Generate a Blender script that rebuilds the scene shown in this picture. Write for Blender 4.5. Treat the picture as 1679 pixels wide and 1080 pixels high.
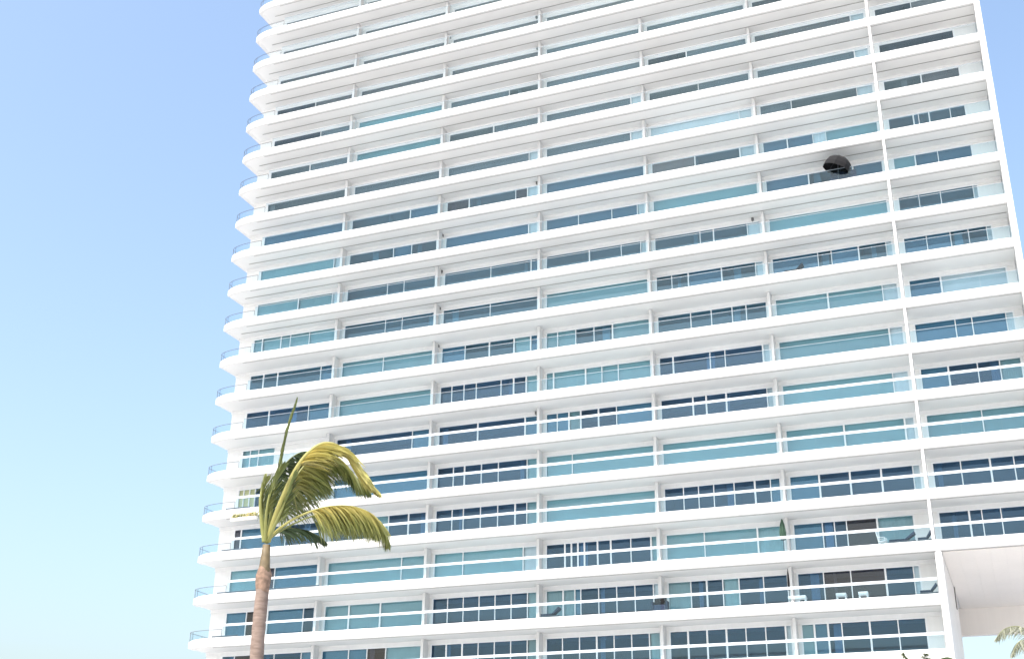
import bpy, bmesh, math, random
from mathutils import Vector, Matrix
R = math.radians
rnd = random.Random(7)
scene = bpy.context.scene
for o in list(bpy.data.objects):
    bpy.data.objects.remove(o, do_unlink=True)
COL = scene.collection

# ------------------------------------------------------------------ camera
PITCH, ROLL, FPX, W, HH = R(23.3716), R(0.6899), 2033.56, 1679.0, 1080.0
fw = Vector((0, math.cos(PITCH), math.sin(PITCH)))
r0 = Vector((1, 0, 0)); u0 = r0.cross(fw)
rt = math.cos(ROLL) * r0 + math.sin(ROLL) * u0
up = -math.sin(ROLL) * r0 + math.cos(ROLL) * u0
cam_d = bpy.data.cameras.new('camera'); cam = bpy.data.objects.new('camera', cam_d); COL.objects.link(cam)
cam_d.sensor_width = 36; cam_d.lens = 36 * FPX / W
cam_d.clip_start = 0.1; cam_d.clip_end = 6000
EYE = Vector((0, 0, 1.6))
m = Matrix((rt, up, -fw)).transposed().to_4x4(); m.translation = EYE
cam.matrix_world = m
scene.camera = cam

# ------------------------------------------------------------------ sky, sun, exposure
SUN_AZ, SUN_EL = math.atan2(-0.62, -0.78), R(54)      # azimuth measured from +Y towards +X
world = bpy.data.worlds.new('World'); scene.world = world; world.use_nodes = True
nt = world.node_tree; bg = nt.nodes['Background']
sky = nt.nodes.new('ShaderNodeTexSky'); sky.sky_type = 'NISHITA'; sky.sun_disc = False
sky.sun_elevation = SUN_EL; sky.sun_rotation = SUN_AZ
sky.air_density = 1.4; sky.dust_density = 4.8; sky.ozone_density = 2.0; sky.altitude = 0
nt.links.new(sky.outputs[0], bg.inputs[0]); bg.inputs[1].default_value = 0.15
sl = bpy.data.lights.new('sun', 'SUN'); so = bpy.data.objects.new('sun', sl); COL.objects.link(so)
sl.energy = 2.0; sl.angle = R(0.5); sl.color = (1, 0.975, 0.935)
sdir = Vector((math.sin(SUN_AZ) * math.cos(SUN_EL), math.cos(SUN_AZ) * math.cos(SUN_EL), math.sin(SUN_EL)))
so.rotation_euler = sdir.to_track_quat('Z', 'Y').to_euler(); so.location = (-40, -40, 80)
vs = scene.view_settings
vs.view_transform = 'Standard'; vs.look = 'None'; vs.gamma = 1; vs.use_curve_mapping = False
vs.exposure = 1.12
scene.render.engine = 'CYCLES'
try:
    cy = scene.cycles
    cy.max_bounces = 8; cy.diffuse_bounces = 4; cy.glossy_bounces = 4
    cy.transparent_max_bounces = 24; cy.transmission_bounces = 6
except Exception:
    pass

def at(px, py, dist):
    """world point seen at a photo pixel at a given horizontal distance"""
    d = fw + (px - W / 2) / FPX * rt + (HH / 2 - py) / FPX * up
    return EYE + d * (dist / math.hypot(d.x, d.y))

# ------------------------------------------------------------------ materials
def new_mat(name):
    mt = bpy.data.materials.new(name); mt.use_nodes = True
    n = mt.node_tree; return mt, n, n.nodes['Principled BSDF']

def paint(name, col, rough=0.6, var=0.05, streak=0.05, scale=0.35, bump=0.02):
    mt, n, p = new_mat(name)
    tc = n.nodes.new('ShaderNodeTexCoord')
    no = n.nodes.new('ShaderNodeTexNoise'); no.inputs['Scale'].default_value = scale; no.inputs['Detail'].default_value = 6
    n.links.new(tc.outputs['Object'], no.inputs['Vector'])
    mp = n.nodes.new('ShaderNodeMapping'); mp.inputs['Scale'].default_value = (3.0, 3.0, 0.35)
    n.links.new(tc.outputs['Object'], mp.inputs['Vector'])
    st = n.nodes.new('ShaderNodeTexNoise'); st.inputs['Scale'].default_value = 1.4; st.inputs['Detail'].default_value = 5
    n.links.new(mp.outputs[0], st.inputs['Vector'])
    def ramp(src, lo, hi):
        r = n.nodes.new('ShaderNodeMapRange'); r.inputs[1].default_value = 0.3; r.inputs[2].default_value = 0.7
        r.inputs[3].default_value = lo; r.inputs[4].default_value = hi
        n.links.new(src, r.inputs[0]); return r.outputs[0]
    a = ramp(no.outputs[0], 1 - var, 1.0); b = ramp(st.outputs[0], 1 - streak, 1.0)
    mu = n.nodes.new('ShaderNodeMath'); mu.operation = 'MULTIPLY'
    n.links.new(a, mu.inputs[0]); n.links.new(b, mu.inputs[1])
    mx = n.nodes.new('ShaderNodeVectorMath'); mx.operation = 'SCALE'
    mx.inputs[0].default_value = col; n.links.new(mu.outputs[0], mx.inputs['Scale'])
    n.links.new(mx.outputs[0], p.inputs['Base Color'])
    p.inputs['Roughness'].default_value = rough
    if bump:
        fn = n.nodes.new('ShaderNodeTexNoise'); fn.inputs['Scale'].default_value = 12; fn.inputs['Detail'].default_value = 4
        n.links.new(tc.outputs['Object'], fn.inputs['Vector'])
        bp = n.nodes.new('ShaderNodeBump'); bp.inputs['Strength'].default_value = bump; bp.inputs['Distance'].default_value = 0.05
        n.links.new(fn.outputs[0], bp.inputs['Height']); n.links.new(bp.outputs[0], p.inputs['Normal'])
    return mt

def glass(name, tint, refl=(1, 1, 1), rough=0.01, ior=1.5):
    """tinted sheet: transparent colour per face plus a Fresnel reflection"""
    mt = bpy.data.materials.new(name); mt.use_nodes = True; n = mt.node_tree
    for x in list(n.nodes): n.nodes.remove(x)
    out = n.nodes.new('ShaderNodeOutputMaterial')
    tr = n.nodes.new('ShaderNodeBsdfTransparent'); tr.inputs[0].default_value = (*[math.sqrt(c) for c in tint], 1)
    gl = n.nodes.new('ShaderNodeBsdfGlossy'); gl.inputs['Roughness'].default_value = rough
    gl.inputs[0].default_value = (*refl, 1)
    fn_ = n.nodes.new('ShaderNodeFresnel'); fn_.inputs[0].default_value = ior
    ge = n.nodes.new('ShaderNodeNewGeometry')          # reflect on the outer face only
    iv = n.nodes.new('ShaderNodeMath'); iv.operation = 'SUBTRACT'; iv.inputs[0].default_value = 1.0
    n.links.new(ge.outputs['Backfacing'], iv.inputs[1])
    fr = n.nodes.new('ShaderNodeMath'); fr.operation = 'MULTIPLY'
    n.links.new(fn_.outputs[0], fr.inputs[0]); n.links.new(iv.outputs[0], fr.inputs[1])
    tc = n.nodes.new('ShaderNodeTexCoord')
    no = n.nodes.new('ShaderNodeTexNoise'); no.inputs['Scale'].default_value = 0.8
    n.links.new(tc.outputs['Object'], no.inputs['Vector'])
    bp = n.nodes.new('ShaderNodeBump'); bp.inputs['Strength'].default_value = 0.012; bp.inputs['Distance'].default_value = 0.2
    n.links.new(no.outputs[0], bp.inputs['Height']); n.links.new(bp.outputs[0], gl.inputs['Normal'])
    mi = n.nodes.new('ShaderNodeMixShader')
    n.links.new(fr.outputs[0], mi.inputs[0]); n.links.new(tr.outputs[0], mi.inputs[1]); n.links.new(gl.outputs[0], mi.inputs[2])
    n.links.new(mi.outputs[0], out.inputs[0])
    return mt

def cloth(name, col, rough=0.9, var=0.12, sc=3.0):
    mt, n, p = new_mat(name)
    tc = n.nodes.new('ShaderNodeTexCoord')
    no = n.nodes.new('ShaderNodeTexNoise'); no.inputs['Scale'].default_value = sc; no.inputs['Detail'].default_value = 4
    n.links.new(tc.outputs['Object'], no.inputs['Vector'])
    r = n.nodes.new('ShaderNodeMapRange'); r.inputs[1].default_value = 0.3; r.inputs[2].default_value = 0.7
    r.inputs[3].default_value = 1 - var; r.inputs[4].default_value = 1 + var * 0.3
    n.links.new(no.outputs[0], r.inputs[0])
    mx = n.nodes.new('ShaderNodeVectorMath'); mx.operation = 'SCALE'; mx.inputs[0].default_value = col
    oi = n.nodes.new('ShaderNodeObjectInfo'); r2 = n.nodes.new('ShaderNodeMapRange')
    r2.inputs[3].default_value = 0.82; r2.inputs[4].default_value = 1.08
    n.links.new(oi.outputs['Random'], r2.inputs[0])
    mm = n.nodes.new('ShaderNodeMath'); mm.operation = 'MULTIPLY'
    n.links.new(r.outputs[0], mm.inputs[0]); n.links.new(r2.outputs[0], mm.inputs[1])
    n.links.new(mm.outputs[0], mx.inputs['Scale']); n.links.new(mx.outputs[0], p.inputs['Base Color'])
    p.inputs['Roughness'].default_value = rough
    return mt

M = {}
M['white'] = paint('white_paint', (0.70, 0.70, 0.695), 0.55, 0.06, 0.12)
M['soffit'] = paint('soffit_paint', (0.72, 0.725, 0.72), 0.7, 0.06, 0.0, 0.25)
M['wall'] = paint('wall_paint', (0.80, 0.80, 0.795), 0.65, 0.05, 0.04)
M['cream'] = paint('cream_panel', (0.86, 0.825, 0.78), 0.5, 0.06, 0.03, 0.2)
M['frame'] = paint('white_frame', (0.80, 0.82, 0.84), 0.35, 0.02, 0.02, bump=0)
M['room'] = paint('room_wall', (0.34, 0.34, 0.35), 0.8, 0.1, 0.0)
M['gap_light'] = paint('grey_joint', (0.30, 0.30, 0.295), 0.8, 0.1, 0.0)
M['gap'] = paint('dark_joint', (0.16, 0.16, 0.16), 0.8, 0.1, 0.0)
M['rail_grey'] = paint('grey_rail', (0.34, 0.38, 0.42), 0.4, 0.03, 0.0, bump=0)
M['rail_white'] = paint('satin_rail', (0.60, 0.65, 0.70), 0.4, 0.03, 0.0, bump=0)
M['rail_dark'] = paint('dark_metal', (0.09, 0.10, 0.12), 0.35, 0.1, 0.0, bump=0)
M['g_rail'] = glass('balustrade_glass', (0.74, 0.87, 0.92), (0.60, 0.78, 0.88))
M['g_rail_pale'] = glass('pale_balustrade_glass', (0.90, 0.94, 0.96), (0.35, 0.55, 0.65))
M['g_clear'] = glass('corner_glass', (0.84, 0.92, 0.96))
M['g_teal'] = glass('teal_glass', (0.46, 0.68, 0.75))
M['g_blue'] = glass('blue_glass', (0.28, 0.50, 0.63), (0.50, 0.74, 0.88), ior=1.8)
M['g_slate'] = glass('slate_glass', (0.50, 0.57, 0.61), (0.62, 0.74, 0.80), ior=1.9)
M['g_navy'] = glass('navy_glass', (0.24, 0.42, 0.62), (0.46, 0.70, 0.92), ior=1.7)
M['g_dark'] = glass('smoked_glass', (0.25, 0.27, 0.36))
M['g_grey'] = glass('grey_glass', (0.55, 0.58, 0.62))
M['g_pale'] = glass('pale_glass', (0.78, 0.90, 0.97))
M['blind'] = cloth('blind_fabric', (0.66, 0.69, 0.69))
M['blind_grey'] = cloth('grey_blind_fabric', (0.38, 0.38, 0.38))
M['blind_blue'] = cloth('blue_grey_blind_fabric', (0.46, 0.50, 0.54))
M['blind_beige'] = cloth('beige_blind_fabric', (0.75, 0.62, 0.30))
M['curtain'] = cloth('curtain_fabric', (0.74, 0.75, 0.74))
M['black'] = cloth('black_fabric', (0.007, 0.007, 0.009), 0.95)
M['navy'] = cloth('navy_cushion', (0.022, 0.034, 0.065), 0.9)
M['green_cloth'] = cloth('dark_green_canvas', (0.035, 0.075, 0.05), 0.9)
M['white_plastic'] = cloth('white_plastic', (0.80, 0.80, 0.80), 0.4, 0.03)
GL = {'N': 'g_blue', 'K': 'g_dark', 'B': 'g_blue', 'T': 'g_teal', 'C': 'g_teal', 'G': 'g_grey', 'L': 'g_pale', 'Y': 'g_pale'}
BK = {'B': 'blind_blue', 'T': 'blind', 'G': 'blind_grey', 'L': 'curtain', 'Y': 'blind_beige'}

# ground
mt, n, p = new_mat('sand_paving')
tc = n.nodes.new('ShaderNodeTexCoord')
no = n.nodes.new('ShaderNodeTexNoise'); no.inputs['Scale'].default_value = 0.6; no.inputs['Detail'].default_value = 8
n.links.new(tc.outputs['Object'], no.inputs['Vector'])
cr = n.nodes.new('ShaderNodeValToRGB')
cr.color_ramp.elements[0].position = 0.35; cr.color_ramp.elements[0].color = (0.45, 0.44, 0.425, 1)
cr.color_ramp.elements[1].position = 0.7; cr.color_ramp.elements[1].color = (0.55, 0.54, 0.525, 1)
n.links.new(no.outputs[0], cr.inputs[0]); n.links.new(cr.outputs[0], p.inputs['Base Color'])
p.inputs['Roughness'].default_value = 0.9
M['ground'] = mt

# ------------------------------------------------------------------ mesh helpers
class MB:
    def __init__(s): s.v = []; s.f = []; s.mi = []
    def quadbox(s, pts, mi=0):
        b = len(s.v); s.v += [tuple(p) for p in pts]
        for q in ((0, 3, 2, 1), (4, 5, 6, 7), (0, 1, 5, 4), (1, 2, 6, 5), (2, 3, 7, 6), (3, 0, 4, 7)):
            s.f.append(tuple(b + i for i in q)); s.mi.append(mi)
    def box(s, x0, x1, y0, y1, z0, z1, mi=0):
        s.quadbox([(x0, y0, z0), (x1, y0, z0), (x1, y1, z0), (x0, y1, z0), (x0, y0, z1), (x1, y0, z1), (x1, y1, z1), (x0, y1, z1)], mi)
    def prism(s, poly, z0, z1, mi=0):
        """poly: counter-clockwise plan outline"""
        b = len(s.v); k = len(poly)
        s.v += [(x, y, z0) for x, y in poly] + [(x, y, z1) for x, y in poly]
        s.f.append(tuple(b + i for i in reversed(range(k)))); s.f.append(tuple(b + k + i for i in range(k))); s.mi += [mi, mi]
        for i in range(k):
            j = (i + 1) % k; s.f.append((b + i, b + j, b + k + j, b + k + i)); s.mi.append(mi)
    def tube(s, pts, rad, seg=8, mi=0, cap=True):
        pts = [Vector(q) for q in pts]; b = len(s.v); k = len(pts)
        ref = Vector((0, 0, 1))
        for i, q in enumerate(pts):
            t = (pts[min(i + 1, k - 1)] - pts[max(i - 1, 0)]).normalized()
            a = t.cross(ref)
            if a.length < 1e-3: a = t.cross(Vector((1, 0, 0)))
            a.normalize(); c = t.cross(a)
            r = rad[i] if isinstance(rad, (list, tuple)) else rad
            for j in range(seg):
                an = 2 * math.pi * j / seg
                s.v.append(tuple(q + r * (math.cos(an) * a + math.sin(an) * c)))
        for i in range(k - 1):
            for j in range(seg):
                j2 = (j + 1) % seg
                s.f.append((b + i * seg + j, b + i * seg + j2, b + (i + 1) * seg + j2, b + (i + 1) * seg + j)); s.mi.append(mi)
        if cap:
            s.f.append(tuple(b + j for j in reversed(range(seg)))); s.mi.append(mi)
            s.f.append(tuple(b + (k - 1) * seg + j for j in range(seg))); s.mi.append(mi)
    def lathe(s, prof, cx=0, cy=0, seg=20, mi=0):
        b = len(s.v); k = len(prof)
        for r, z in prof:
            for j in range(seg):
                an = 2 * math.pi * j / seg; s.v.append((cx + r * math.cos(an), cy + r * math.sin(an), z))
        for i in range(k - 1):
            for j in range(seg):
                j2 = (j + 1) % seg
                s.f.append((b + i * seg + j, b + i * seg + j2, b + (i + 1) * seg + j2, b + (i + 1) * seg + j)); s.mi.append(mi)
    def mesh(s, name, mats, smooth=False):
        me = bpy.data.meshes.new(name); me.from_pydata(s.v, [], s.f)
        for q in (mats if isinstance(mats, (list, tuple)) else [mats]): me.materials.append(q)
        me.polygons.foreach_set('material_index', s.mi)
        if smooth: me.polygons.foreach_set('use_smooth', [True] * len(me.polygons))
        me.update(); return me

def link(name, me, parent=None):
    o = bpy.data.objects.new(name, me); COL.objects.link(o)
    if parent is not None: o.parent = parent
    return o
def part(name, mb, mat, parent, smooth=False, bevel=0):
    o = link(name, mb.mesh(name, mat, smooth), parent)
    if bevel:
        bv = o.modifiers.new('bevel', 'BEVEL'); bv.width = bevel; bv.segments = 2; bv.limit_method = 'ANGLE'; bv.angle_limit = R(40)
    return o
def thing(name, label, cat, loc=(0, 0, 0), rz=0, group=None):
    o = bpy.data.objects.new(name, None); COL.objects.link(o)
    o.location = loc; o.rotation_euler = (0, 0, rz); o['label'] = label; o['category'] = cat
    if group: o['group'] = group
    return o

# ------------------------------------------------------------------ ground
g = MB(); S = 3000
g.v = [(-S, -S, 0), (S, -S, 0), (S, S, 0), (-S, S, 0)]; g.f = [(0, 1, 2, 3)]; g.mi = [0]
go = link('ground', g.mesh('ground', M['ground'])); go['kind'] = 'structure'

# ------------------------------------------------------------------ tower
ANG = -0.3830078; BASE = (0, 88.9967, 0)
CXL, CYL = 33.26, -82.55                       # the viewer in the tower's own frame (only used to set measured columns back)
tower = thing('apartment_tower', 'tall white apartment tower with long balcony slabs and an open passage at its foot', 'building', BASE, ANG)
FH = 3.4
def zn(n): return 71.696 - FH * n
def back(s, y): return s + (s - CXL) * y / (-CYL)
COLS = [-27.04, -15.59, -6.55, 2.35, 11.25, 20.07, 29.25, 36.92]
NTOP, NBOT, NARCH = -3, 20, 15
FT = 0.23
BH = 0.36                                       # half height of the slab edge
YL, YW = 2.32, 2.42                             # lintel face, window plane
DEP = 22.0
XL, XJ, XR = -27.04, 29.22, 36.85

XN = XL - 0.55
RX, RY, NC = 2.6, 0.9, 14
def corner(i):
    an = math.pi + (math.pi / 2) * i / NC
    return (XN + RX + RX * math.cos(an), RY + RY * math.sin(an))
def slab_edge(x1, y1):
    """plan points from the rear left round the nose to the right end, with how full the edge is there"""
    e = [((XN, y1), 0.26), ((XN, 3.0), 0.26)]
    for i in range(NC + 1):
        e.append((corner(i), 0.26 + 0.74 * (1 - (1 - i / NC) ** 2) ** 0.5))
    e.append(((x1, 0.0), 1.0))
    return e
def slab_mesh(x1, y1, z):
    """plate with an upstand; section follows the edge: outer bottom, outer top, inner top, inner floor"""
    mb = MB(); e = slab_edge(x1, y1); k = len(e); pts = [q for q, _ in e]
    inn = []
    for i, (x, y) in enumerate(pts):
        a = pts[max(i - 1, 0)]; c = pts[min(i + 1, k - 1)]
        dx, dy = c[0] - a[0], c[1] - a[1]; l = math.hypot(dx, dy); w_ = 0.16 + 0.55 * (1 - e[i][1]); inn.append((x - dy / l * w_, y + dx / l * w_))
    inn[0] = (XN + 0.5, y1); inn[-1] = (x1, 0.16)
    s5 = 5
    for (q, f), r in zip(e, inn):
        zb_, zt_ = z - BH * (0.35 + 0.65 * f), z + BH * f
        lip = 0.05
        mx, my = q[0] + (r[0] - q[0]) * lip / 0.16, q[1] + (r[1] - q[1]) * lip / 0.16
        mb.v += [(r[0], r[1], z - BH), (mx, my, zb_ - 0.0), (q[0], q[1], zb_ + 0.05), (q[0], q[1], zt_ - 0.05), (mx, my, zt_), (r[0], r[1], zt_ - 0.01), (r[0], r[1], z + FT)]
    s5 = 7
    for i in range(k - 1):
        for j in range(s5 - 1):
            mb.f.append((i * s5 + j, (i + 1) * s5 + j, (i + 1) * s5 + j + 1, i * s5 + j + 1)); mb.mi.append(0)
    b = len(mb.v); mb.v += [(x1, y1, z - BH), (x1, y1, z + FT)]
    mb.f.append(tuple([b] + [(k - 1 - i) * s5 for i in range(k)])); mb.mi.append(1)
    mb.f.append(tuple([b + 1] + [i * s5 + 6 for i in range(k)])); mb.mi.append(0)
    mb.f.append(tuple([(k - 1) * s5 + j for j in range(s5)] + [b + 1, b])); mb.mi.append(0)
    return mb
def wall_outline(path, t):
    """thin wall along the inner side of an open path"""
    out = list(path); inn = []
    for i, (x, y) in enumerate(path):
        a = path[max(i - 1, 0)]; b = path[min(i + 1, len(path) - 1)]
        dx, dy = b[0] - a[0], b[1] - a[1]; l = math.hypot(dx, dy)
        inn.append((x - dy / l * t, y + dx / l * t))
    return out + inn[::-1]

for n in range(NTOP, NBOT + 1):
    x1 = XR if n <= NARCH else XJ
    z = zn(n); mb = slab_mesh(x1, DEP, z)
    part('floor_slab', mb, [M['white'], M['soffit']], tower)
    dg = MB(); dg.box(XL + 2.2, x1 - 0.06, 0.20, 0.235, z - BH - 0.03, z - BH - 0.0125)
    part('drip_groove', dg, M['gap_light'], tower)
    if n < NBOT:
        xe = XR if n + 1 <= NARCH else XJ
        lt = MB(); lt.box(XL + 0.12, xe - 0.03, YL, YW + 0.12, z - BH - 0.29, z - BH - 0.004)
        part('lintel', lt, M['wall'], tower)
        if n < 9:
            tr = MB(); tr.box(XL + 0.9, xe - 0.06, 1.42, 1.46, z - BH - 0.045, z - BH - 0.014)
            part('soffit_track', tr, M['gap_light'], tower)

# body behind the flats, end walls and roof
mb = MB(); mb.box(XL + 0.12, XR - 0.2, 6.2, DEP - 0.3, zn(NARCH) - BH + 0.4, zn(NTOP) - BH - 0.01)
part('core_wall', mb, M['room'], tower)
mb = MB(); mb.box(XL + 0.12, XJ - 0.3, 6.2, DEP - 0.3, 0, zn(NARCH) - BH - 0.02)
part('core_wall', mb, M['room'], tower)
mb = MB()
for n in range(NTOP, NBOT):
    mb.box(XL + 0.12, XL + 0.4, YW + 0.12, DEP - 0.4, zn(n + 1) + FT + 0.002, zn(n) - BH - 0.002)
part('end_wall', mb, M['wall'], tower)
mb = MB()
for n in range(NTOP, NARCH):
    mb.box(XR - 0.45, XR - 0.15, YW + 0.12, DEP - 0.4, zn(n + 1) + FT + 0.002, zn(n) - BH - 0.002)
part('end_wall', mb, M['wall'], tower)
mb = MB(); mb.box(XL + 0.1, XR - 0.1, DEP - 0.28, DEP - 0.05, zn(NARCH) + 0.5, zn(NTOP) - BH)
part('rear_wall', mb, M['wall'], tower)

# full-height fin on the right end, and the bay line pier that runs in front of the soffits
mb = MB(); mb.box(XR + 0.004, XR + 0.42, -0.12, 3.2, zn(NARCH) - BH, zn(NTOP) + BH)
part('edge_fin', mb, M['white'], tower, bevel=0.03)
mb = MB()
for n in range(NTOP, NARCH):
    mb.box(29.16, 29.34, 0.035, 1.2, zn(n + 1) + BH + 0.003, zn(n) - BH - 0.016)
part('front_pier', mb, M['white'], tower)

# passage at the foot
zc = zn(NARCH) - BH
mb = MB(); mb.box(XJ + 0.006, XJ + 0.44, -0.02, 15.0, 0, zc - 0.05)
part('passage_wall', mb, M['white'], tower, bevel=0.06)
k = 8; wd = (XR + 0.4 - (XJ + 0.44)) / k
for i in range(k):
    mb = MB(); x0 = XJ + 0.45 + i * wd
    mb.box(x0 + 0.0015, x0 + wd - 0.0015, 0.35, 20.3, zc - 0.06, zc - 0.006)
    part('ceiling_panel', mb, M['cream'], tower, bevel=0.004)
mb = MB(); mb.box(XJ + 0.2, XR + 0.4, 20.32, 20.9, zc - 2.1, zc - 0.006)
part('downstand_beam', mb, M['cream'], tower, bevel=0.03)
mb = MB(); mb.box(XJ + 0.442, XJ + 0.50, 11.4, 12.0, zc - 1.6, zc - 0.09)
part('vent_slot', mb, M['gap'], tower)

# --- windows.  One string per bay: pane kinds with relative widths, left to right
ROWS = {
    -2: ['G', 'G', 'G', 'G', 'G', 'G', 'G'],
    -1: ['G', 'G', 'G', 'G', 'G', 'G', 'G'],
    0: ['G', 'G', 'G8 L1', 'G', 'B3 G3', 'G', 'G'],
    1: ['G', 'G', 'G', 'G', 'B', 'G', 'K'],
    2: ['K G', 'G', 'G', 'B', 'B', 'K', 'K'],
    3: ['K3 B2', 'T', 'B2 N', 'B', 'K2 B3', 'G7 L1', 'K G'],
    4: ['N2 B2', 'T', 'N B', 'B8 L1', 'N B', 'B7 L1', 'K'],
    5: ['N', 'B', 'B8 L1', 'B7 L1', 'L7 L1', 'B2 N4 L1', 'N G'],
    6: ['B', 'N2 B', 'K2 N4 K1 L1', 'B', 'G3 N3 L1', 'B2 B2 L1 T4', 'N5 B1 N2 N4 N3'],
    7: ['T8 L1', 'N5 B2 N3', 'B8 L1', 'B4 B4 B3 L1', 'T', 'B3 N3 B2', 'T4 B4 B6'],
    8: ['T5 C4 L1', 'N5 N2 N4', 'N6 N5 B1', 'N7 N5 N3 L1', 'N7 N2 N5 L2', 'T', 'N4 N4 N6 L1'],
    9: ['T1 C2 C1 C2 T3', 'N5 N2 N4', 'N6 N6', 'T', 'N2 N2 B4 N4 L1', 'B7 N2 B4 N4 L1', 'B4 B4 N3 N3 L1'],
    10: ['N2 N2 N6 B2', 'T5 T6', 'B3 N3 N3 C2 B1', 'T2 T3 N3 N3 T6', 'N5 N3 N3 N2 N3', 'T7 T7 L2', 'B L2'],
    11: ['N3 N5 B3', 'T', 'N2 N2 N2 N4 N2 N2 T2', 'T1 T4 T2 T2 T4', 'N2 N5 N2 N5 L1', 'T8 L1', 'B5 B2 B4 L1'],
    12: ['C1 C1 C2', 'N8 B2', 'N6 N7 B2', 'B2 B2 C2 N3 N3 B6', 'N5 N2 N3 N6 L1', 'T7 L1', 'B4 N4 N3 C3'],
    13: ['Y1 Y1 Y1 N5', 'B', 'N3 N2 N3 N3 N5 T2', 'T2 T6', 'T', 'T6 T6 L1', 'T6 T5'],
    14: ['K1 B6 N5', 'N2 N2 C2 N2 N2', 'N3 N2 N3 N3 N3 N2 T2', 'T', 'N4 N3 N3 N4 N4 N3 B2', 'B4 N4 N4 N4 L1', 'N5 N5 N4 N4'],
    15: ['T4 K1 B5', 'T6 T2', 'T2 T4 L1', 'N3 N1 N1 N1 N2 N2 N3 N3 T1', 'T3 T4 C2', 'B5 N2 N2 K5 C6', 'N5 N2 N3 N4 N3'],
    16: ['B3 K3 B5 N2', 'T4 T5 T7', 'N3 N3 N3 N3 N3 N3 C2', 'C3 C2 B1 N3 N3 N3 N3 L1', 'C3 N2 N2 C2 N3 N3', 'N4 K4 K5 N4 L1', ''],
    17: ['N2 K3 N3 N4 B2', 'B3 B2 K2 T4', 'N3 N3 N3 N3 N3 N3 C2', 'N3 N3 N3 N3 N3 N3 C2', 'N3 N3 N3 N3 N3 N3 L1', 'T2 B2 N2 N4 N4 N4', ''],
    18: ['L2 T4', 'B3 N2 T4', 'N3 N3 N3 N3', 'N3 N3 N3 N3', 'N3 N3 N3 N3', 'N3 N3 N3', ''],
}
unit = {}
def unit_box(mat):
    if mat.name not in unit:
        u = MB(); u.box(0, 1, 0, 1, 0, 1); unit[mat.name] = u.mesh('pane', mat)
    return unit[mat.name]
pleat = None
def pleat_mesh():
    global pleat
    if pleat is None:
        u = MB(); K = 28
        for i in range(K + 1):
            y = 0.5 + 0.5 * math.sin(i * 2.1) * (0.7 + 0.3 * math.sin(i * 0.9))
            u.v += [(i / K, y, 0), (i / K, y, 1)]
        for i in range(K): u.f.append((2 * i, 2 * i + 2, 2 * i + 3, 2 * i + 1)); u.mi.append(0)
        pleat = u.mesh('curtain', M['curtain'], True)
    return pleat

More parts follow.
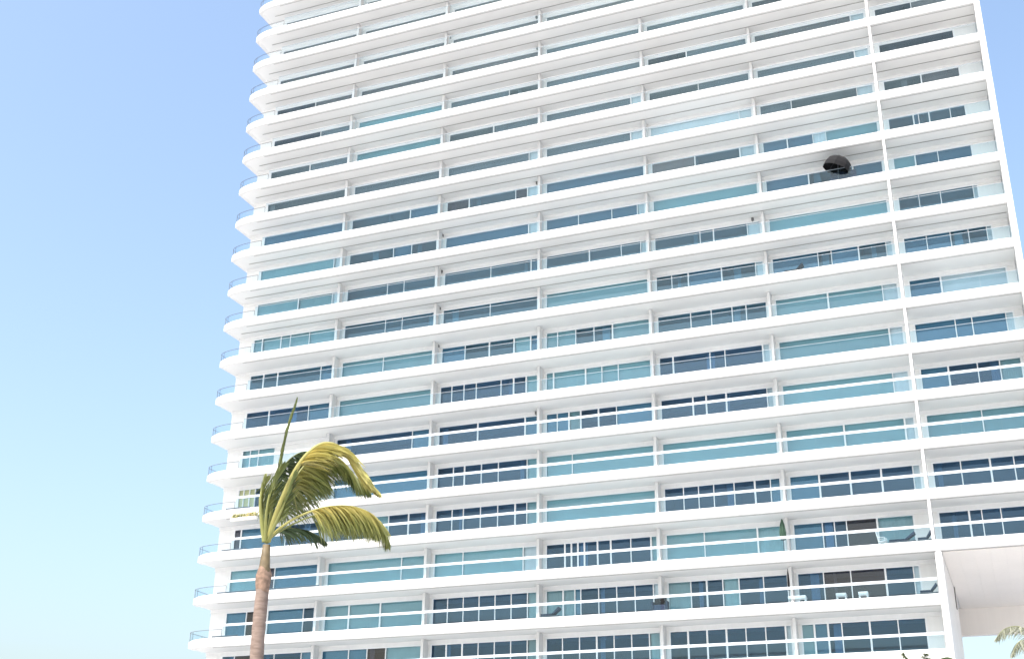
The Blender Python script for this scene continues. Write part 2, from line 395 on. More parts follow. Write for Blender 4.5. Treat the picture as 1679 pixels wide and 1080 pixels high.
def window_extent(n, j):
    a = back(COLS[j], 1.9) + 0.28; b = back(COLS[j + 1], 1.9) - 0.28
    if j == 0: a = XL + 1.55
    if j == 5: b = 28.9 - (0.8 if n in (15, 16, 17) else 0)
    if j == 6: a, b = 29.6, (XR - 1.6 if n < 9 else XR - 0.6)
    if n == 9 and j == 6: b = XR - 1.1
    if n == 12 and j == 0: b = -22.2
    if n == 13 and j == 0: b = -21.0
    return a, b
windows = []
for n in sorted(ROWS):
    for j, spec in enumerate(ROWS[n]):
        if not spec: continue
        a, b = window_extent(n, j)
        panes = []
        for tk in spec.split(): panes.append((tk[0], float(tk[1:] or 1)))
        windows.append((n, j, a, b, panes))
solo, joined = [], MB(); JM = {}; jm_list = []
budget = 300
for (n, j, a, b, panes) in sorted(windows, key=lambda w: (-min(w[0], 17), -w[1])):
    z0, z1 = zn(n) + FT + 0.01, zn(n - 1) - BH - 0.292
    fb = MB(); fy0, fy1 = YW - 0.03, YW + 0.09
    ft = 0.07
    fb.box(a, b, fy0, fy1, z1 - 0.08, z1); fb.box(a, b, fy0, fy1, z0, z0 + 0.10)
    tot = sum(w for _, w in panes); x = a; edges = [a]
    for _, w in panes: x += w / tot * (b - a); edges.append(x)
    for i, x in enumerate(edges):
        h = 0.035 if 0 < i < len(edges) - 1 else 0.05
        if 0 < i < len(edges) - 1 and rnd.random() < 0.35: h = 0.06
        if n < 10 and 0 < i < len(edges) - 1: h *= 0.8
        xc = min(max(x, a + h), b - h)
        fb.box(xc - h, xc + h, fy0 + 0.002, fy1 - 0.002, z0 + 0.102, z1 - 0.082)
    win = part('window', fb, M['frame'], tower)
    for i, (c, w) in enumerate(panes):
        x0, x1 = edges[i] + 0.03, edges[i + 1] - 0.03
        mat = M['g_slate' if n <= 5 and c in 'BN' else 'g_navy' if c == 'N' and n > 10 else GL[c]]
        if budget > 0:
            budget -= 1
            o = link('pane', unit_box(mat), win)
            o.location = (x0, YW + 0.02, z0 + 0.05); o.scale = (x1 - x0, 0.012, z1 - z0 - 0.1)
            o.rotation_euler = (rnd.uniform(-.002, .002), 0, rnd.uniform(-.002, .002))
        else:
            if mat.name not in JM: JM[mat.name] = len(jm_list); jm_list.append(mat)
            joined.box(x0, x1, YW + 0.02, YW + 0.032, z0 + 0.05, z1 - 0.05, JM[mat.name])
    # blinds and curtains behind the panes, neighbours of a kind share one
    i = 0
    while i < len(panes):
        c = panes[i][0]; k = i
        while k + 1 < len(panes) and panes[k + 1][0] == c: k += 1
        x0, x1 = edges[i] + 0.04, edges[k + 1] - 0.04
        if c in BK:
            o = link('blind', unit_box(M[BK[c]]), win)
            drop = 0 if (c != 'B' or rnd.random() < 0.5) else rnd.uniform(0.0, 0.25)
            o.location = (x0, YW + 0.16, z0 + 0.1 + drop); o.scale = (x1 - x0, 0.01, z1 - z0 - 0.15 - drop)
        elif c == 'C':
            o = link('curtain', pleat_mesh(), win)
            o.location = (x0, YW + 0.15, z0 + 0.05); o.scale = (x1 - x0, 0.12, z1 - z0 - 0.1)
        elif c in 'NK' and rnd.random() < 0.8:
            cw = rnd.uniform(0.15, 0.6); xx = x0 + rnd.random() * max(0.01, x1 - x0 - cw)
            o = link('curtain', pleat_mesh(), win)
            o.location = (xx, YW + 0.25, z0 + 0.05); o.scale = (cw, 0.12, z1 - z0 - 0.1)
        i = k + 1
if joined.f:
    o = link('pane', joined.mesh('pane', jm_list), tower); o['kind'] = 'stuff'

# --- walls between the windows, party fins
for n in sorted(ROWS):
    z0, z1 = zn(n) + FT + 0.003, zn(n - 1) - BH - 0.292
    ws = sorted([w for w in windows if w[0] == n], key=lambda w: w[1])
    xe = XR - 0.03 if n <= NARCH else XJ - 0.002
    cur = XL + 0.12
    for w in ws + [None]:
        nx = w[2] - 0.002 if w else xe
        if nx - cur > 0.02:
            mb = MB(); mb.box(cur, nx, YW - 0.012, YW + 0.14, z0, z1)
            part('wall_pier', mb, M['wall'], tower)
        if w: cur = w[3] + 0.002
    for j in range(1, 7):
        if j == 6 and n <= NARCH: continue
        if j == 6: continue
        xc = back(COLS[j], 1.9)
        mb = MB(); mb.box(xc - 0.11, xc + 0.11, 1.5, YL - 0.006, z0 + 0.002, zn(n - 1) - BH - 0.016)
        part('party_wall', mb, M['white'], tower)
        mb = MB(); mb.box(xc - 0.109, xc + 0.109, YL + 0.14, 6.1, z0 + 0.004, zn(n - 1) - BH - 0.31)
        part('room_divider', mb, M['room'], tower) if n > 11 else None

for n, xs in ((7, (-7.4,)), (8, (-7.35,)), (9, (-7.4,)), (10, (-7.4,)), (12, (1.2,)), (6, (1.2,)), (1, (1.1, -7.4)), (2, (1.2,)), (8, (18.9,))):
    for x in xs:
        z_ = zn(n - 1) - BH - 0.28; mb = MB()
        mb.box(x - 0.09, x + 0.09, YL - 0.16, YL - 0.005, z_, z_ + 0.22); mb.box(x - 0.03, x + 0.03, YL - 0.12, YL - 0.06, z_ - 0.1, z_ - 0.002)
        part('wall_lamp', mb, M['gap'], tower, bevel=0.01)

# --- balustrades
for n in range(-2, 19):
    zb = zn(n) + BH
    xe = XR if n <= NARCH else XJ
    for j in range(7):
        a = COLS[j] + 0.11; b = COLS[j + 1] - 0.11
        if j == 0: a = XL + 3.0
        if j == 5 and n > NARCH: b = XJ - 0.05
        if j == 6:
            if n > NARCH: continue
            a, b = 29.40, XR - 0.02
        mb = MB(); mb.box(a - (0.1 if 0 < j < 6 else 0), b + (0.118 if j < 5 else 0), 0.05, 0.115 if n > 11 else 0.095, zb + (0.84 if n > 11 else 0.90), zb + (1.02 if n > 11 else 0.925))
        k = max(2, int((b - a) / 2.2))
        bal = part('balustrade', mb, M['rail_white' if n > 11 else 'rail_grey'], tower)
        gl_ = MB()
        for i in range(k):
            x0 = a + (b - a) * i / k + 0.012; x1 = a + (b - a) * (i + 1) / k - 0.012
            gl_.box(x0, x1, 0.068, 0.08, zb + 0.006, zb + (0.838 if n > 11 else 0.898))
        part('glass_panel', gl_, M['g_rail' if n > 5 else 'g_rail_pale'], bal)
    # clear corner balustrade with a thin dark rail
    path = [(XN + 0.03, 4.2), (XN + 0.03, 2.4)]
    for i in range(0, NC + 1, 2):
        x, y = corner(i); path.append((x + 0.03, y + 0.05))
    path.append((XL + 2.94, 0.06))
    zt = zb + 0.62; z_lo = zn(n) + 0.20
    mb = MB()
    mb.tube([(x, y, zt) for x, y in path], 0.02, 6)
    for x, y in [path[0], path[1], path[3], path[5], path[-1]]:
        mb.box(x - 0.011, x + 0.011, y + 0.02, y + 0.042, z_lo, zt)
    cb = part('corner_balustrade', mb, M['rail_dark'], tower)
    gl_ = MB(); gl_.prism(wall_outline([(x + 0.02, y + 0.05) for x, y in path], 0.012), z_lo + 0.08, zt - 0.03)
    part('glass_panel', gl_, M['g_clear'], cb)
    if n in (13, 14, 15, 16):
        mb = MB(); mb.box(XL + 2.1 if n != 16 else XL + 2.05, COLS[1] - 0.2 if n in (15,) else XL + 4.4, 0.125, 0.20, zb + 0.003, zb + 0.14)
        part('base_channel', mb, M['rail_dark'], tower)

def tow(x, y, z):
    c, s = math.cos(ANG), math.sin(ANG)
    return (BASE[0] + x * c - y * s, BASE[1] + x * s + y * c, z)
def floor_z(n): return zn(n) + FT + 0.004

# ------------------------------------------------------------------ things on the balconies
# open black parasol, tilted, over a dark daybed
t = thing('open_parasol', 'open black parasol tilted over a high right hand balcony', 'parasol', tow(25.75, 0.28, floor_z(7)), ANG)
mb = MB(); mb.tube([(0, 0, 0.05), (0.1, 0, 2.0)], 0.03, 8); part('pole', mb, M['rail_dark'], t, True)
mb = MB(); mb.lathe([(0, 0), (0.24, 0), (0.24, 0.06), (0.05, 0.1), (0, 0.1)], seg=16); part('base', mb, M['rail_dark'], t)
rotm = Matrix.Rotation(R(26), 4, 'Y')
def tilt(v): return tuple(rotm @ Vector(v) + Vector((0, 0, 1.28)))
mb = MB(); KS = 16; prof = [(0.02, 0.86), (0.34, 0.83), (0.66, 0.70), (0.90, 0.46), (1.04, 0.12), (1.05, -0.22)]
for r_, z_ in prof:
    for k in range(KS):
        an = 2 * math.pi * k / KS; q = r_ * (1.0 if k % 2 == 0 else 0.955)
        mb.v.append(tilt((q * math.cos(an), q * math.sin(an), z_)))
for i in range(len(prof) - 1):
    for k in range(KS):
        k2 = (k + 1) % KS; mb.f.append((i * KS + k, i * KS + k2, (i + 1) * KS + k2, (i + 1) * KS + k)); mb.mi.append(0)
cn = part('canopy', mb, M['black'], t)
for k in range(0, KS, 2):
    an = 2 * math.pi * k / KS; mb = MB()
    mb.tube([tilt((r_ * 0.97 * math.cos(an), r_ * 0.97 * math.sin(an), z_ - 0.04)) for r_, z_ in prof[:-1]], 0.012, 5)
    part('rib', mb, M['rail_dark'], t)
t = thing('daybed', 'dark blue daybed behind the glass under the open black parasol', 'daybed', tow(26.05, 0.78, floor_z(7)), ANG)
mb = MB(); mb.box(-0.95, 0.95, -0.42, 0.42, 0.16, 0.5); part('frame', mb, M['navy'], t, bevel=0.06)
mb = MB(); mb.box(-0.93, 0.93, -0.40, 0.40, 0.503, 0.66); part('mattress', mb, M['navy'], t, bevel=0.05)
mb = MB(); mb.box(-0.95, 0.95, 0.425, 0.52, 0.16, 1.42); part('backrest', mb, M['navy'], t, bevel=0.04)
for sx in (-0.55, 0.02, 0.55):
    mb = MB(); mb.quadbox([(sx - 0.26, 0.2, 0.663), (sx + 0.26, 0.2, 0.663), (sx + 0.26, 0.32, 0.663), (sx - 0.26, 0.32, 0.663), (sx - 0.26, 0.30, 1.2), (sx + 0.26, 0.30, 1.2), (sx + 0.26, 0.42, 1.2), (sx - 0.26, 0.42, 1.2)])
    part('cushion', mb, M['navy'], t, bevel=0.05)
for sx in (-1, 1):
    for sy in (-1, 1):
        mb = MB(); mb.box(sx * 0.85 - 0.04, sx * 0.85 + 0.04, sy * 0.33 - 0.04, sy * 0.33 + 0.04, 0, 0.158); part('leg', mb, M['black'], t)

# closed parasols
def closed_parasol(x, n, label, h, rr, mat):
    t = thing('closed_parasol', label, 'parasol', tow(x, 0.75, floor_z(n)), ANG, 'closed parasols on the balconies')
    mb = MB(); mb.tube([(0, 0, 0.05), (0, 0, h)], 0.028, 8); part('pole', mb, M['rail_dark'], t, True)
    mb = MB(); K = 16; zs = [h - 1.45, h - 1.35, h - 0.9, h - 0.4, h - 0.08, h]
    rs = [rr * 0.75, rr, rr * 1.05, rr * 0.75, rr * 0.3, 0.02]
    b0 = 0
    for z, r in zip(zs, rs):
        for i in range(K):
            q = r * (1 + (0.28 if i % 2 else -0.12)); an = 2 * math.pi * i / K
            mb.v.append((q * math.cos(an), q * math.sin(an), z))
    for i in range(len(zs) - 1):
        for k in range(K):
            k2 = (k + 1) % K; mb.f.append((i * K + k, i * K + k2, (i + 1) * K + k2, (i + 1) * K + k)); mb.mi.append(0)
    part('canopy', mb, mat, t)
    mb = MB(); mb.lathe([(0, 0), (0.26, 0), (0.26, 0.05), (0.05, 0.09), (0, 0.09)], seg=16); part('base', mb, M['rail_dark'], t)
closed_parasol(19.62, 15, 'folded dark green parasol standing on the balcony just above the two white tables', 2.5, 0.17, M['green_cloth'])
closed_parasol(19.75, 16, 'thin folded black parasol on the balcony with the two white tables', 2.5, 0.06, M['black'])

# chairs, tables and loungers
def chair(x, n, label, mat, rz=0):
    t = thing('balcony_chair', label, 'chair', tow(x, 0.85, floor_z(n)), ANG + rz)
    mb = MB(); mb.box(-0.25, 0.25, -0.25, 0.25, 0.42, 0.47); part('seat', mb, mat, t, bevel=0.015)
    mb = MB(); mb.quadbox([(-0.24, 0.2, 0.472), (0.24, 0.2, 0.472), (0.24, 0.24, 0.472), (-0.24, 0.24, 0.472), (-0.24, 0.36, 1.22), (0.24, 0.36, 1.22), (0.24, 0.39, 1.22), (-0.24, 0.39, 1.22)])
    part('backrest', mb, mat, t, bevel=0.01)
    for sx in (-1, 1):
        for sy in (-1, 1):
            mb = MB(); mb.tube([(sx * 0.24, sy * 0.24, 0), (sx * 0.21, sy * 0.21, 0.42)], 0.02, 6); part('leg', mb, mat, t)
        mb = MB(); mb.tube([(sx * 0.25, 0.24, 0.7), (sx * 0.25, -0.2, 0.68), (sx * 0.25, -0.22, 0.47)], 0.018, 6); part('armrest', mb, mat, t)
chair(26.05, 15, 'white plastic chair on the balcony above the passage, beside a dark lounger', M['white_plastic'], R(80))
def lounger(x, n, label, mat, w=1.5, rz=0, grp=None):
    t = thing('lounger', label, 'lounger', tow(x, 0.85, floor_z(n)), ANG + rz)
    mb = MB(); mb.box(-w / 2, w / 2, -0.3, 0.3, 0.26, 0.34); part('frame', mb, M['rail_dark'], t, bevel=0.01)
    mb = MB(); mb.box(-w / 2 + 0.02, w * 0.1, -0.29, 0.29, 0.342, 0.48); part('mattress', mb, mat, t, bevel=0.03)
    mb = MB(); mb.quadbox([(w * 0.1 + 0.01, -0.29, 0.345), (w / 2, -0.29, 0.80), (w / 2, 0.29, 0.80), (w * 0.1 + 0.01, 0.29, 0.345), (w * 0.1 + 0.01, -0.29, 0.48), (w / 2 - 0.05, -0.29, 0.94), (w / 2 - 0.05, 0.29, 0.94), (w * 0.1 + 0.01, 0.29, 0.48)])
    part('backrest', mb, mat, t, bevel=0.02)
    for sx in (-1, 1):
        for sy in (-1, 1):
            mb = MB(); mb.tube([(sx * (w / 2 - 0.1), sy * 0.25, 0), (sx * (w / 2 - 0.1), sy * 0.25, 0.26)], 0.025, 6); part('leg', mb, M['rail_dark'], t)
lounger(27.3, 15, 'dark lounger with raised back beside the white plastic chair', M['navy'], 1.7)
lounger(28.7, 15, 'small dark lounger at the end of the balcony right above the passage', M['navy'], 0.9)
lounger(28.55, 16, 'dark lounger tucked against the white passage wall', M['navy'], 1.1)
lounger(2.9, 16, 'low dark lounger in front of a pale curtained window near the bottom centre', M['navy'], 1.4)
lounger(21.9, 9, 'dark lounger on a mid height balcony behind blue glass', M['black'], 1.4)
def table(x, n, label, w):
    t = thing('balcony_table', label, 'table', tow(x, 0.8, floor_z(n)), ANG, 'white tables on one balcony')
    mb = MB(); mb.box(-w / 2, w / 2, -0.3, 0.3, 0.44, 0.62); part('tabletop', mb, M['white_plastic'], t, bevel=0.015)
    for sx in (-1, 1):
        for sy in (-1, 1):
            mb = MB(); mb.box(sx * (w / 2 - 0.05) - 0.03, sx * (w / 2 - 0.05) + 0.03, sy * 0.25 - 0.03, sy * 0.25 + 0.03, 0, 0.438); part('leg', mb, M['white_plastic'], t)
table(20.25, 16, 'long white table right beside the thin folded black parasol', 1.15)
table(23.1, 16, 'small white table in the middle, between the long one and the last one', 0.65)
table(24.5, 16, 'small white table in front of the widest dark window', 0.6)
# dark sofa with cushions next to a white column
t = thing('balcony_sofa', 'dark sofa at the foot of a white party wall near the bottom', 'sofa', tow(11.0, 0.5, floor_z(16)), ANG)
mb = MB(); mb.box(-0.42, 0.42, -0.3, 0.02, 0.1, 0.55); part('seat', mb, M['navy'], t, bevel=0.05)
mb = MB(); mb.box(-0.42, 0.42, 0.03, 0.2, 0.1, 1.12); part('backrest', mb, M['black'], t, bevel=0.05)
for sx in (-1, 1):
    mb = MB(); mb.box(sx * 0.5 - 0.07, sx * 0.5 + 0.07, -0.3, 0.2, 0.1, 0.8); part('armrest', mb, M['navy'], t, bevel=0.04)
# flower trough hung on the slab edge, left
t = thing('flower_trough', 'yellow flowers in a trough hung on the slab edge, left of the palm crown', 'planter', tow(-22.9, -0.2, zn(13) - 0.72), ANG)
mb = MB(); mb.box(-1.2, 1.2, -0.13, 0.16, 0, 0.26); part('trough', mb, M['cream'], t, bevel=0.02)
mb = MB()
for i in range(420):
    c = Vector((rnd.uniform(-1.2, 1.2), rnd.uniform(-0.18, 0.15), 0.25 + rnd.random() ** 1.6 * 0.3))
    a = Vector((rnd.uniform(-1, 1), rnd.uniform(-1, 1), rnd.uniform(-.4, 1))).normalized() * 0.07; b_ = a.cross(Vector((rnd.random(), rnd.random(), .3))).normalized() * 0.05
    k = len(mb.v); mb.v += [tuple(c - a), tuple(c + b_), tuple(c + a), tuple(c - b_)]; mb.f.append((k, k + 1, k + 2, k + 3)); mb.mi.append(0 if rnd.random() < .6 else 1)
part('flowers', mb, [cloth('yellow_petals', (0.55, 0.46, 0.14)), cloth('trough_leaves', (0.10, 0.16, 0.03))], t)

# ------------------------------------------------------------------ palms
def leaf_mat(name):
    mt, n, p = new_mat(name)
    at_ = n.nodes.new('ShaderNodeVertexColor'); at_.layer_name = 'pigment'
    n.links.new(at_.outputs[0], p.inputs['Base Color'])
    p.inputs['Roughness'].default_value = 0.45
    tl = n.nodes.new('ShaderNodeBsdfTranslucent'); n.links.new(at_.outputs[0], tl.inputs[0])
    mi = n.nodes.new('ShaderNodeMixShader'); mi.inputs[0].default_value = 0.3
    out = n.nodes['Material Output']
    n.links.new(p.outputs[0], mi.inputs[1]); n.links.new(tl.outputs[0], mi.inputs[2]); n.links.new(mi.outputs[0], out.inputs[0])
    return mt
M['leaf'] = leaf_mat('palm_leaf')
def bark(name):
    mt, n, p = new_mat(name)
    tc = n.nodes.new('ShaderNodeTexCoord')
    mp = n.nodes.new('ShaderNodeMapping'); mp.inputs['Scale'].default_value = (6, 6, 22)
    n.links.new(tc.outputs['Object'], mp.inputs['Vector'])
    no = n.nodes.new('ShaderNodeTexNoise'); no.inputs['Scale'].default_value = 1.0; no.inputs['Detail'].default_value = 8
    n.links.new(mp.outputs[0], no.inputs['Vector'])
    cr = n.nodes.new('ShaderNodeValToRGB'); e = cr.color_ramp.elements
    e[0].position = 0.3; e[0].color = (0.16, 0.115, 0.092, 1); e[1].position = 0.72; e[1].color = (0.27, 0.205, 0.17, 1)
    n.links.new(no.outputs[0], cr.inputs[0]); n.links.new(cr.outputs[0], p.inputs['Base Color'])
    bp = n.nodes.new('ShaderNodeBump'); bp.inputs['Strength'].default_value = 0.45; bp.inputs['Distance'].default_value = 0.015
    n.links.new(no.outputs[0], bp.inputs['Height']); n.links.new(bp.outputs[0], p.inputs['Normal'])
    p.inputs['Roughness'].default_value = 0.9
    return mt
M['bark'] = bark('palm_bark')
M['boot'] = cloth('palm_fibre', (0.27, 0.18, 0.13), 0.95, 0.45, 14)
M['shaft'] = cloth('palm_crownshaft', (0.20, 0.15, 0.08), 0.6, 0.45, 9)

def spline(pts, k):
    out = []; n = len(pts)
    for i in range(n - 1):
        p0, p1, p2, p3 = pts[max(i - 1, 0)], pts[i], pts[i + 1], pts[min(i + 2, n - 1)]
        for j in range(k):
            t = j / k
            out.append(0.5 * ((2 * p1) + (p2 - p0) * t + (2 * p0 - 5 * p1 + 4 * p2 - p3) * t * t + (3 * p1 - p0 - 3 * p2 + p3) * t ** 3))
    out.append(pts[-1]); return out

def mixc(a, b, t): return tuple(a[i] * (1 - t) + b[i] * t for i in range(3))
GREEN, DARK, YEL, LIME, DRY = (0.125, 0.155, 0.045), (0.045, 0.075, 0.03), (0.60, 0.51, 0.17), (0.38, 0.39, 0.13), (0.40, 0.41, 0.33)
def frond(parent, pts, L, wind, droop, count, cin, cout, start=0.15, fold=0.5, rr=0.02, width=0.03, jit=0.25, tipL=0.35):
    """pts: points of the midrib relative to the parent"""
    cv = spline(pts, 8); K = len(cv)
    mb = MB(); mb.tube(cv, [rr * (1 - 0.8 * i / (K - 1)) for i in range(K)], 6)
    cols = []
    lf = MB()
    for i in range(count):
        for sg in (-1, 1):
            u = start + (1 - start) * (i + rnd.random() * 0.8) / count
            q = u * (K - 1); a = min(int(q), K - 2); fr = q - a
            P = cv[a].lerp(cv[a + 1], fr); T = (cv[a + 1] - cv[a]).normalized()
            side = T.cross(Vector((0, 0, 1)))
            if side.length < 0.05: side = Vector((0, 1, 0))
            side.normalize()
            l = L * (0.35 + 0.65 * math.sin(math.pi * min(1, 0.2 + 0.62 * u))) * (1 - (1 - tipL) * max(0, (u - 0.75) / 0.25)) * rnd.uniform(0.75, 1.1)
            d = (T * 0.55 + side * sg * (1 - fold) + wind + Vector((rnd.uniform(-1, 1), rnd.uniform(-1, 1), rnd.uniform(-1, 1))) * jit)
            d.normalize()
            w = T.cross(d)
            if w.length < 1e-3: w = side
            w.normalize(); w = (w * 0.6 + T * 0.6 * rnd.uniform(-1, 1)).normalized() * width
            pr = P; pos = [P]; dd = d.copy()
            for s_ in range(4):
                dd = (dd + Vector((0, 0, -droop * (0.35 + 0.3 * s_))) * rnd.uniform(.7, 1.3) + wind * 0.12).normalized()
                pos.append(pos[-1] + dd * l / 4)
            b = len(lf.v); wid = [0.6, 1.0, 0.9, 0.6, 0.08]
            cvar = rnd.uniform(0.75, 1.25)
            for s_, (pp, wf) in enumerate(zip(pos, wid)):
                lf.v += [tuple(pp - w * wf * 0.5), tuple(pp + w * wf * 0.5)]
                c = mixc(cin, cout, min(1, s_ / 3.2 + rnd.uniform(-.15, .15))); c = tuple(max(0.005, x * cvar) for x in c)
                cols += [c, c]
            for s_ in range(4):
                lf.f.append((b + 2 * s_, b + 2 * s_ + 1, b + 2 * s_ + 3, b + 2 * s_ + 2)); lf.mi.append(0)
    me = lf.mesh('frond', M['leaf'], True)
    ca = me.color_attributes.new('pigment', 'FLOAT_COLOR', 'POINT')
    ca.data.foreach_set('color', [x for c in cols for x in (*c, 1.0)])
    fo = link('frond', me, parent)
    rm = mb.mesh('midrib', M['leaf'], True)
    ca = rm.color_attributes.new('pigment', 'FLOAT_COLOR', 'POINT')
    mc = mixc(cin, LIME, 0.6)
    ca.data.foreach_set('color', [x for _ in range(len(rm.vertices)) for x in (*mc, 1.0)])
    link('midrib', rm, fo)
    return fo

D0 = 22.0
top = at(437, 893, D0)
palm = thing('palm_tree', 'tall wind blown coconut palm with yellowing fronds swept to one side', 'palm', (top.x, top.y, 0))
base = Vector((top.x, top.y, 0))
zt = top.z
zb = at(430, 940, D0).z
mb = MB(); pts = []; rad = []
K = 60
for i in range(K + 1):
    z = zb * i / K
    wob = 0.012 * math.sin(z * 1.7) + 0.01 * math.sin(z * 3.1 + 1)
    pts.append((wob * (1 - i / K * .3), 0.01 * math.sin(z * 2.3), z)); rad.append(0.114 + 0.10 * math.exp(-z * 1.6) + 0.0025 * (i % 2) + rnd.uniform(-.003, .003))
mb.tube(pts, rad, 18); part('trunk', mb, M['bark'], palm, True)
mb = MB()
mb.tube([(0, 0, zb - 0.02), (0, 0, zb + 0.12), (0, 0, zb + 0.3), (0, 0, zt)], [0.112, 0.096, 0.080, 0.068], 16); part('crownshaft', mb, M['shaft'], palm, True)
mb = MB()                                                 # fibrous swelling where the old leaves tore off
pf = [(0.112, zb - 0.30), (0.124, zb - 0.20), (0.134, zb - 0.10), (0.136, zb - 0.03), (0.118, zb + 0.03), (0.094, zb + 0.10)]
KS = 20
for r_, z_ in pf:
    for k in range(KS):
        an = 2 * math.pi * k / KS; q = r_ * (1 + 0.05 * math.sin(3 * an + z_ * 9) + rnd.uniform(-.03, .03)); mb.v.append((q * math.cos(an), q * math.sin(an), z_ + 0.03 * math.sin(2 * an)))
for i in range(len(pf) - 1):
    for k in range(KS):
        k2 = (k + 1) % KS; mb.f.append((i * KS + k, i * KS + k2, (i + 1) * KS + k2, (i + 1) * KS + k)); mb.mi.append(0)
part('leaf_base', mb, M['boot'], palm, True)

def path(*pp): return [at(x, y, d) - base for x, y, d in pp]
WIND = Vector((0.55, 0.12, -0.05))
# upright spear
frond(palm, path((437, 890, 22), (446, 830, 22), (456, 775, 22.05), (466, 725, 22.1), (476, 690, 22.1), (486, 658, 22.15)), 0.34, Vector((.05, 0, .5)), 0.0, 70, mixc(GREEN, LIME, .3), GREEN, 0.22, 0.88, 0.032, 0.04, 0.06, .5)
# big bent frond, yellowing on its outside
frond(palm, path((439, 888, 22), (450, 850, 21.9), (466, 810, 21.8), (485, 770, 21.7), (506, 742, 21.6), (530, 727, 21.6), (556, 732, 21.6), (578, 760, 21.65), (597, 785, 21.7), (614, 803, 21.8)),
      0.60, Vector((0.42, 0.05, -0.35)), 0.10, 240, YEL, mixc(YEL, LIME, .5), 0.36, 0.7, 0.055, 0.055, 0.14, .45)
frond(palm, path((439, 886, 22), (452, 848, 22.2), (470, 808, 22.4), (492, 772, 22.5), (514, 750, 22.6), (538, 742, 22.6), (562, 756, 22.5), (584, 782, 22.5), (602, 800, 22.4)),
      0.80, Vector((0.22, 0.05, -0.6)), 0.16, 300, mixc(YEL, GREEN, .55), GREEN, 0.28, 0.7, 0.026, 0.034, 0.2, .35)
# dark inner fronds
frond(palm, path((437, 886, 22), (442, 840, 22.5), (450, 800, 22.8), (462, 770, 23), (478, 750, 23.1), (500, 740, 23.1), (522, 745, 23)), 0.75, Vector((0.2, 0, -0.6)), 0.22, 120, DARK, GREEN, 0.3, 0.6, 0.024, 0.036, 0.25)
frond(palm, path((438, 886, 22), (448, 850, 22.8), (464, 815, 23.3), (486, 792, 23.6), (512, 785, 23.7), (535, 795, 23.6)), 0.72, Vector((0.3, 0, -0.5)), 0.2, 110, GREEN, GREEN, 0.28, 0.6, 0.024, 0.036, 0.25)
# low frond streaming to the right
frond(palm, path((440, 884, 22), (458, 866, 21.9), (490, 846, 21.8), (530, 832, 21.7), (570, 829, 21.7), (602, 838, 21.7), (622, 855, 21.8), (632, 882, 21.9)), 0.68, Vector((0.20, 0.05, -0.65)), 0.22, 340, YEL, mixc(GREEN, LIME, .35), 0.36, 0.65, 0.026, 0.03, 0.25, .5)
frond(palm, path((440, 884, 22), (460, 870, 22.2), (495, 852, 22.4), (535, 840, 22.5), (570, 840, 22.5), (598, 850, 22.5), (615, 868, 22.5)), 0.62, Vector((0.1, 0.05, -0.65)), 0.25, 230, GREEN, mixc(GREEN, LIME, .4), 0.40, 0.65, 0.022, 0.03, 0.25, .5)
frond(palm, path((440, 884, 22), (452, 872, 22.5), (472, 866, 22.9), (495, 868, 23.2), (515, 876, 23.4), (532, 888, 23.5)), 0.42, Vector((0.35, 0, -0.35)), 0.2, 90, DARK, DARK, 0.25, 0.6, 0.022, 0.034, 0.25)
# short fans at the heart of the crown
frond(palm, path((434, 888, 22), (429, 852, 21.9), (427, 822, 21.8), (430, 800, 21.8), (435, 786, 21.9)), 0.34, Vector((.25, 0, .55)), 0.0, 70, LIME, mixc(GREEN, LIME, .4), 0.25, 0.75, 0.05, 0.036, 0.12)
frond(palm, path((436, 888, 22), (436, 850, 21.7), (441, 815, 21.5), (450, 785, 21.5), (459, 765, 21.6)), 0.45, Vector((.3, 0, .45)), 0.02, 70, LIME, GREEN, 0.25, 0.7, 0.032, 0.03, 0.12)
frond(palm, path((439, 888, 22), (450, 862, 21.6), (464, 830, 21.3), (474, 800, 21.2), (482, 775, 21.2)), 0.35, Vector((.3, 0, .3)), 0.02, 60, mixc(LIME, GREEN, .5), GREEN, 0.25, 0.75, 0.034, 0.03, 0.12)
frond(palm, path((435, 888, 22), (431, 858, 22.3), (431, 830, 22.6), (437, 806, 22.8)), 0.5, Vector((.4, 0, .3)), 0.05, 60, GREEN, DARK, 0.25, 0.7, 0.03, 0.03, 0.15)

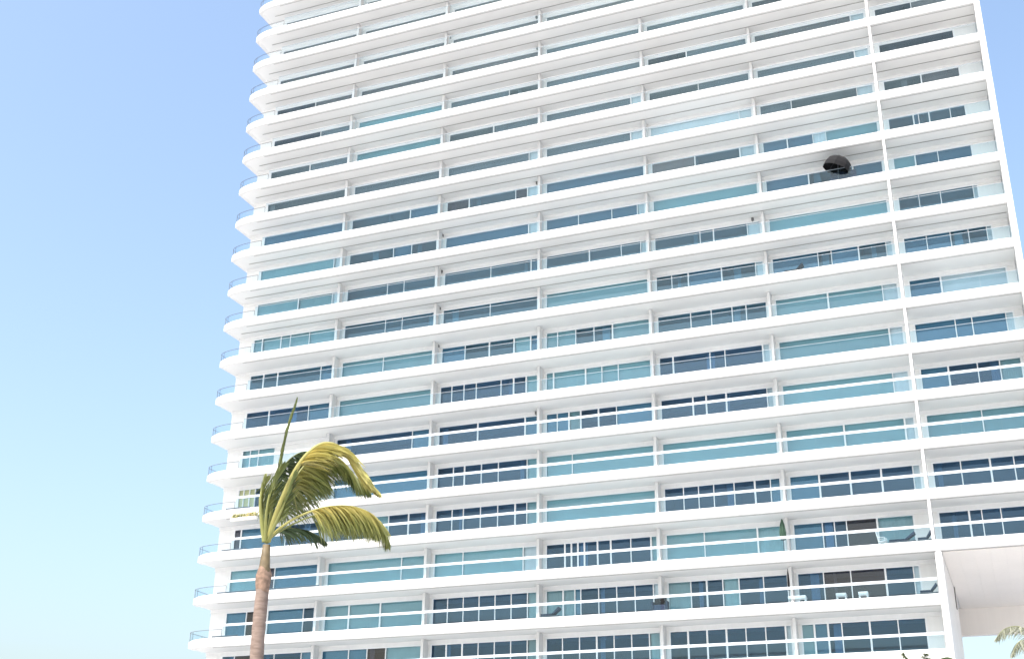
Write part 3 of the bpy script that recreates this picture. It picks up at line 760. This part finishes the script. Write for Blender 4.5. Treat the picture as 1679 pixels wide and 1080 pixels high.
# two more palms whose crowns only just reach into the picture at the lower right
def small_palm(label, px, py, dist, paths, L, cin, cout, tr=0.14):
    tp = at(px, py, dist); t = thing('palm_tree', label, 'palm', (tp.x, tp.y, 0))
    b0 = Vector((tp.x, tp.y, 0)); mb = MB()
    K = 30; mb.tube([(0.03 * math.sin(i * .5), 0, tp.z * i / K) for i in range(K + 1)], [tr + .08 * math.exp(-i * .4) + .006 * (i % 2) for i in range(K + 1)], 14)
    part('trunk', mb, M['bark'], t, True)
    for pp in paths:
        frond(t, [at(x, y, d) - b0 for x, y, d in pp], L, Vector((0.1, 0, -0.3)), 0.2, 70, cin, cout, 0.15, 0.5, 0.025, 0.035, 0.2)
small_palm('grey green palm seen under the passage, its drooping fronds entering from the edge', 1712, 1078, 38,
    [[(1712, 1078, 38), (1695, 1045, 37.8), (1672, 1027, 37.5), (1648, 1030, 37.2), (1633, 1046, 37)],
     [(1712, 1078, 38), (1700, 1060, 37.2), (1685, 1049, 36.6), (1670, 1052, 36.2), (1660, 1072, 36)],
     [(1712, 1078, 38), (1705, 1040, 38.4), (1700, 1015, 38.8), (1705, 995, 39.2), (1720, 985, 39.4)],
     [(1712, 1078, 38), (1730, 1050, 38.4), (1755, 1040, 38.8), (1775, 1055, 39), (1785, 1085, 39)],
     [(1712, 1078, 38), (1690, 1085, 37), (1672, 1105, 36.4), (1665, 1135, 36)],
     [(1712, 1078, 38), (1735, 1085, 37.4), (1755, 1105, 37), (1762, 1135, 36.8)]], 0.5, DRY, mixc(DRY, GREEN, .35), 0.15)
small_palm('low palm whose leaf tips just show before the passage wall', 1512, 1125, 42,
    [[(1512, 1125, 42), (1500, 1105, 42), (1490, 1085, 42), (1481, 1070, 42)],
     [(1512, 1125, 42), (1513, 1105, 41.8), (1515, 1088, 41.6), (1517, 1071, 41.5)],
     [(1512, 1125, 42), (1525, 1100, 42), (1538, 1082, 42.2), (1555, 1077, 42.4), (1566, 1085, 42.5)],
     [(1512, 1125, 42), (1490, 1110, 41.5), (1468, 1105, 41.2), (1450, 1115, 41)],
     [(1512, 1125, 42), (1530, 1112, 41.4), (1552, 1108, 41), (1570, 1120, 40.8)]], 0.4, DARK, GREEN, 0.13)
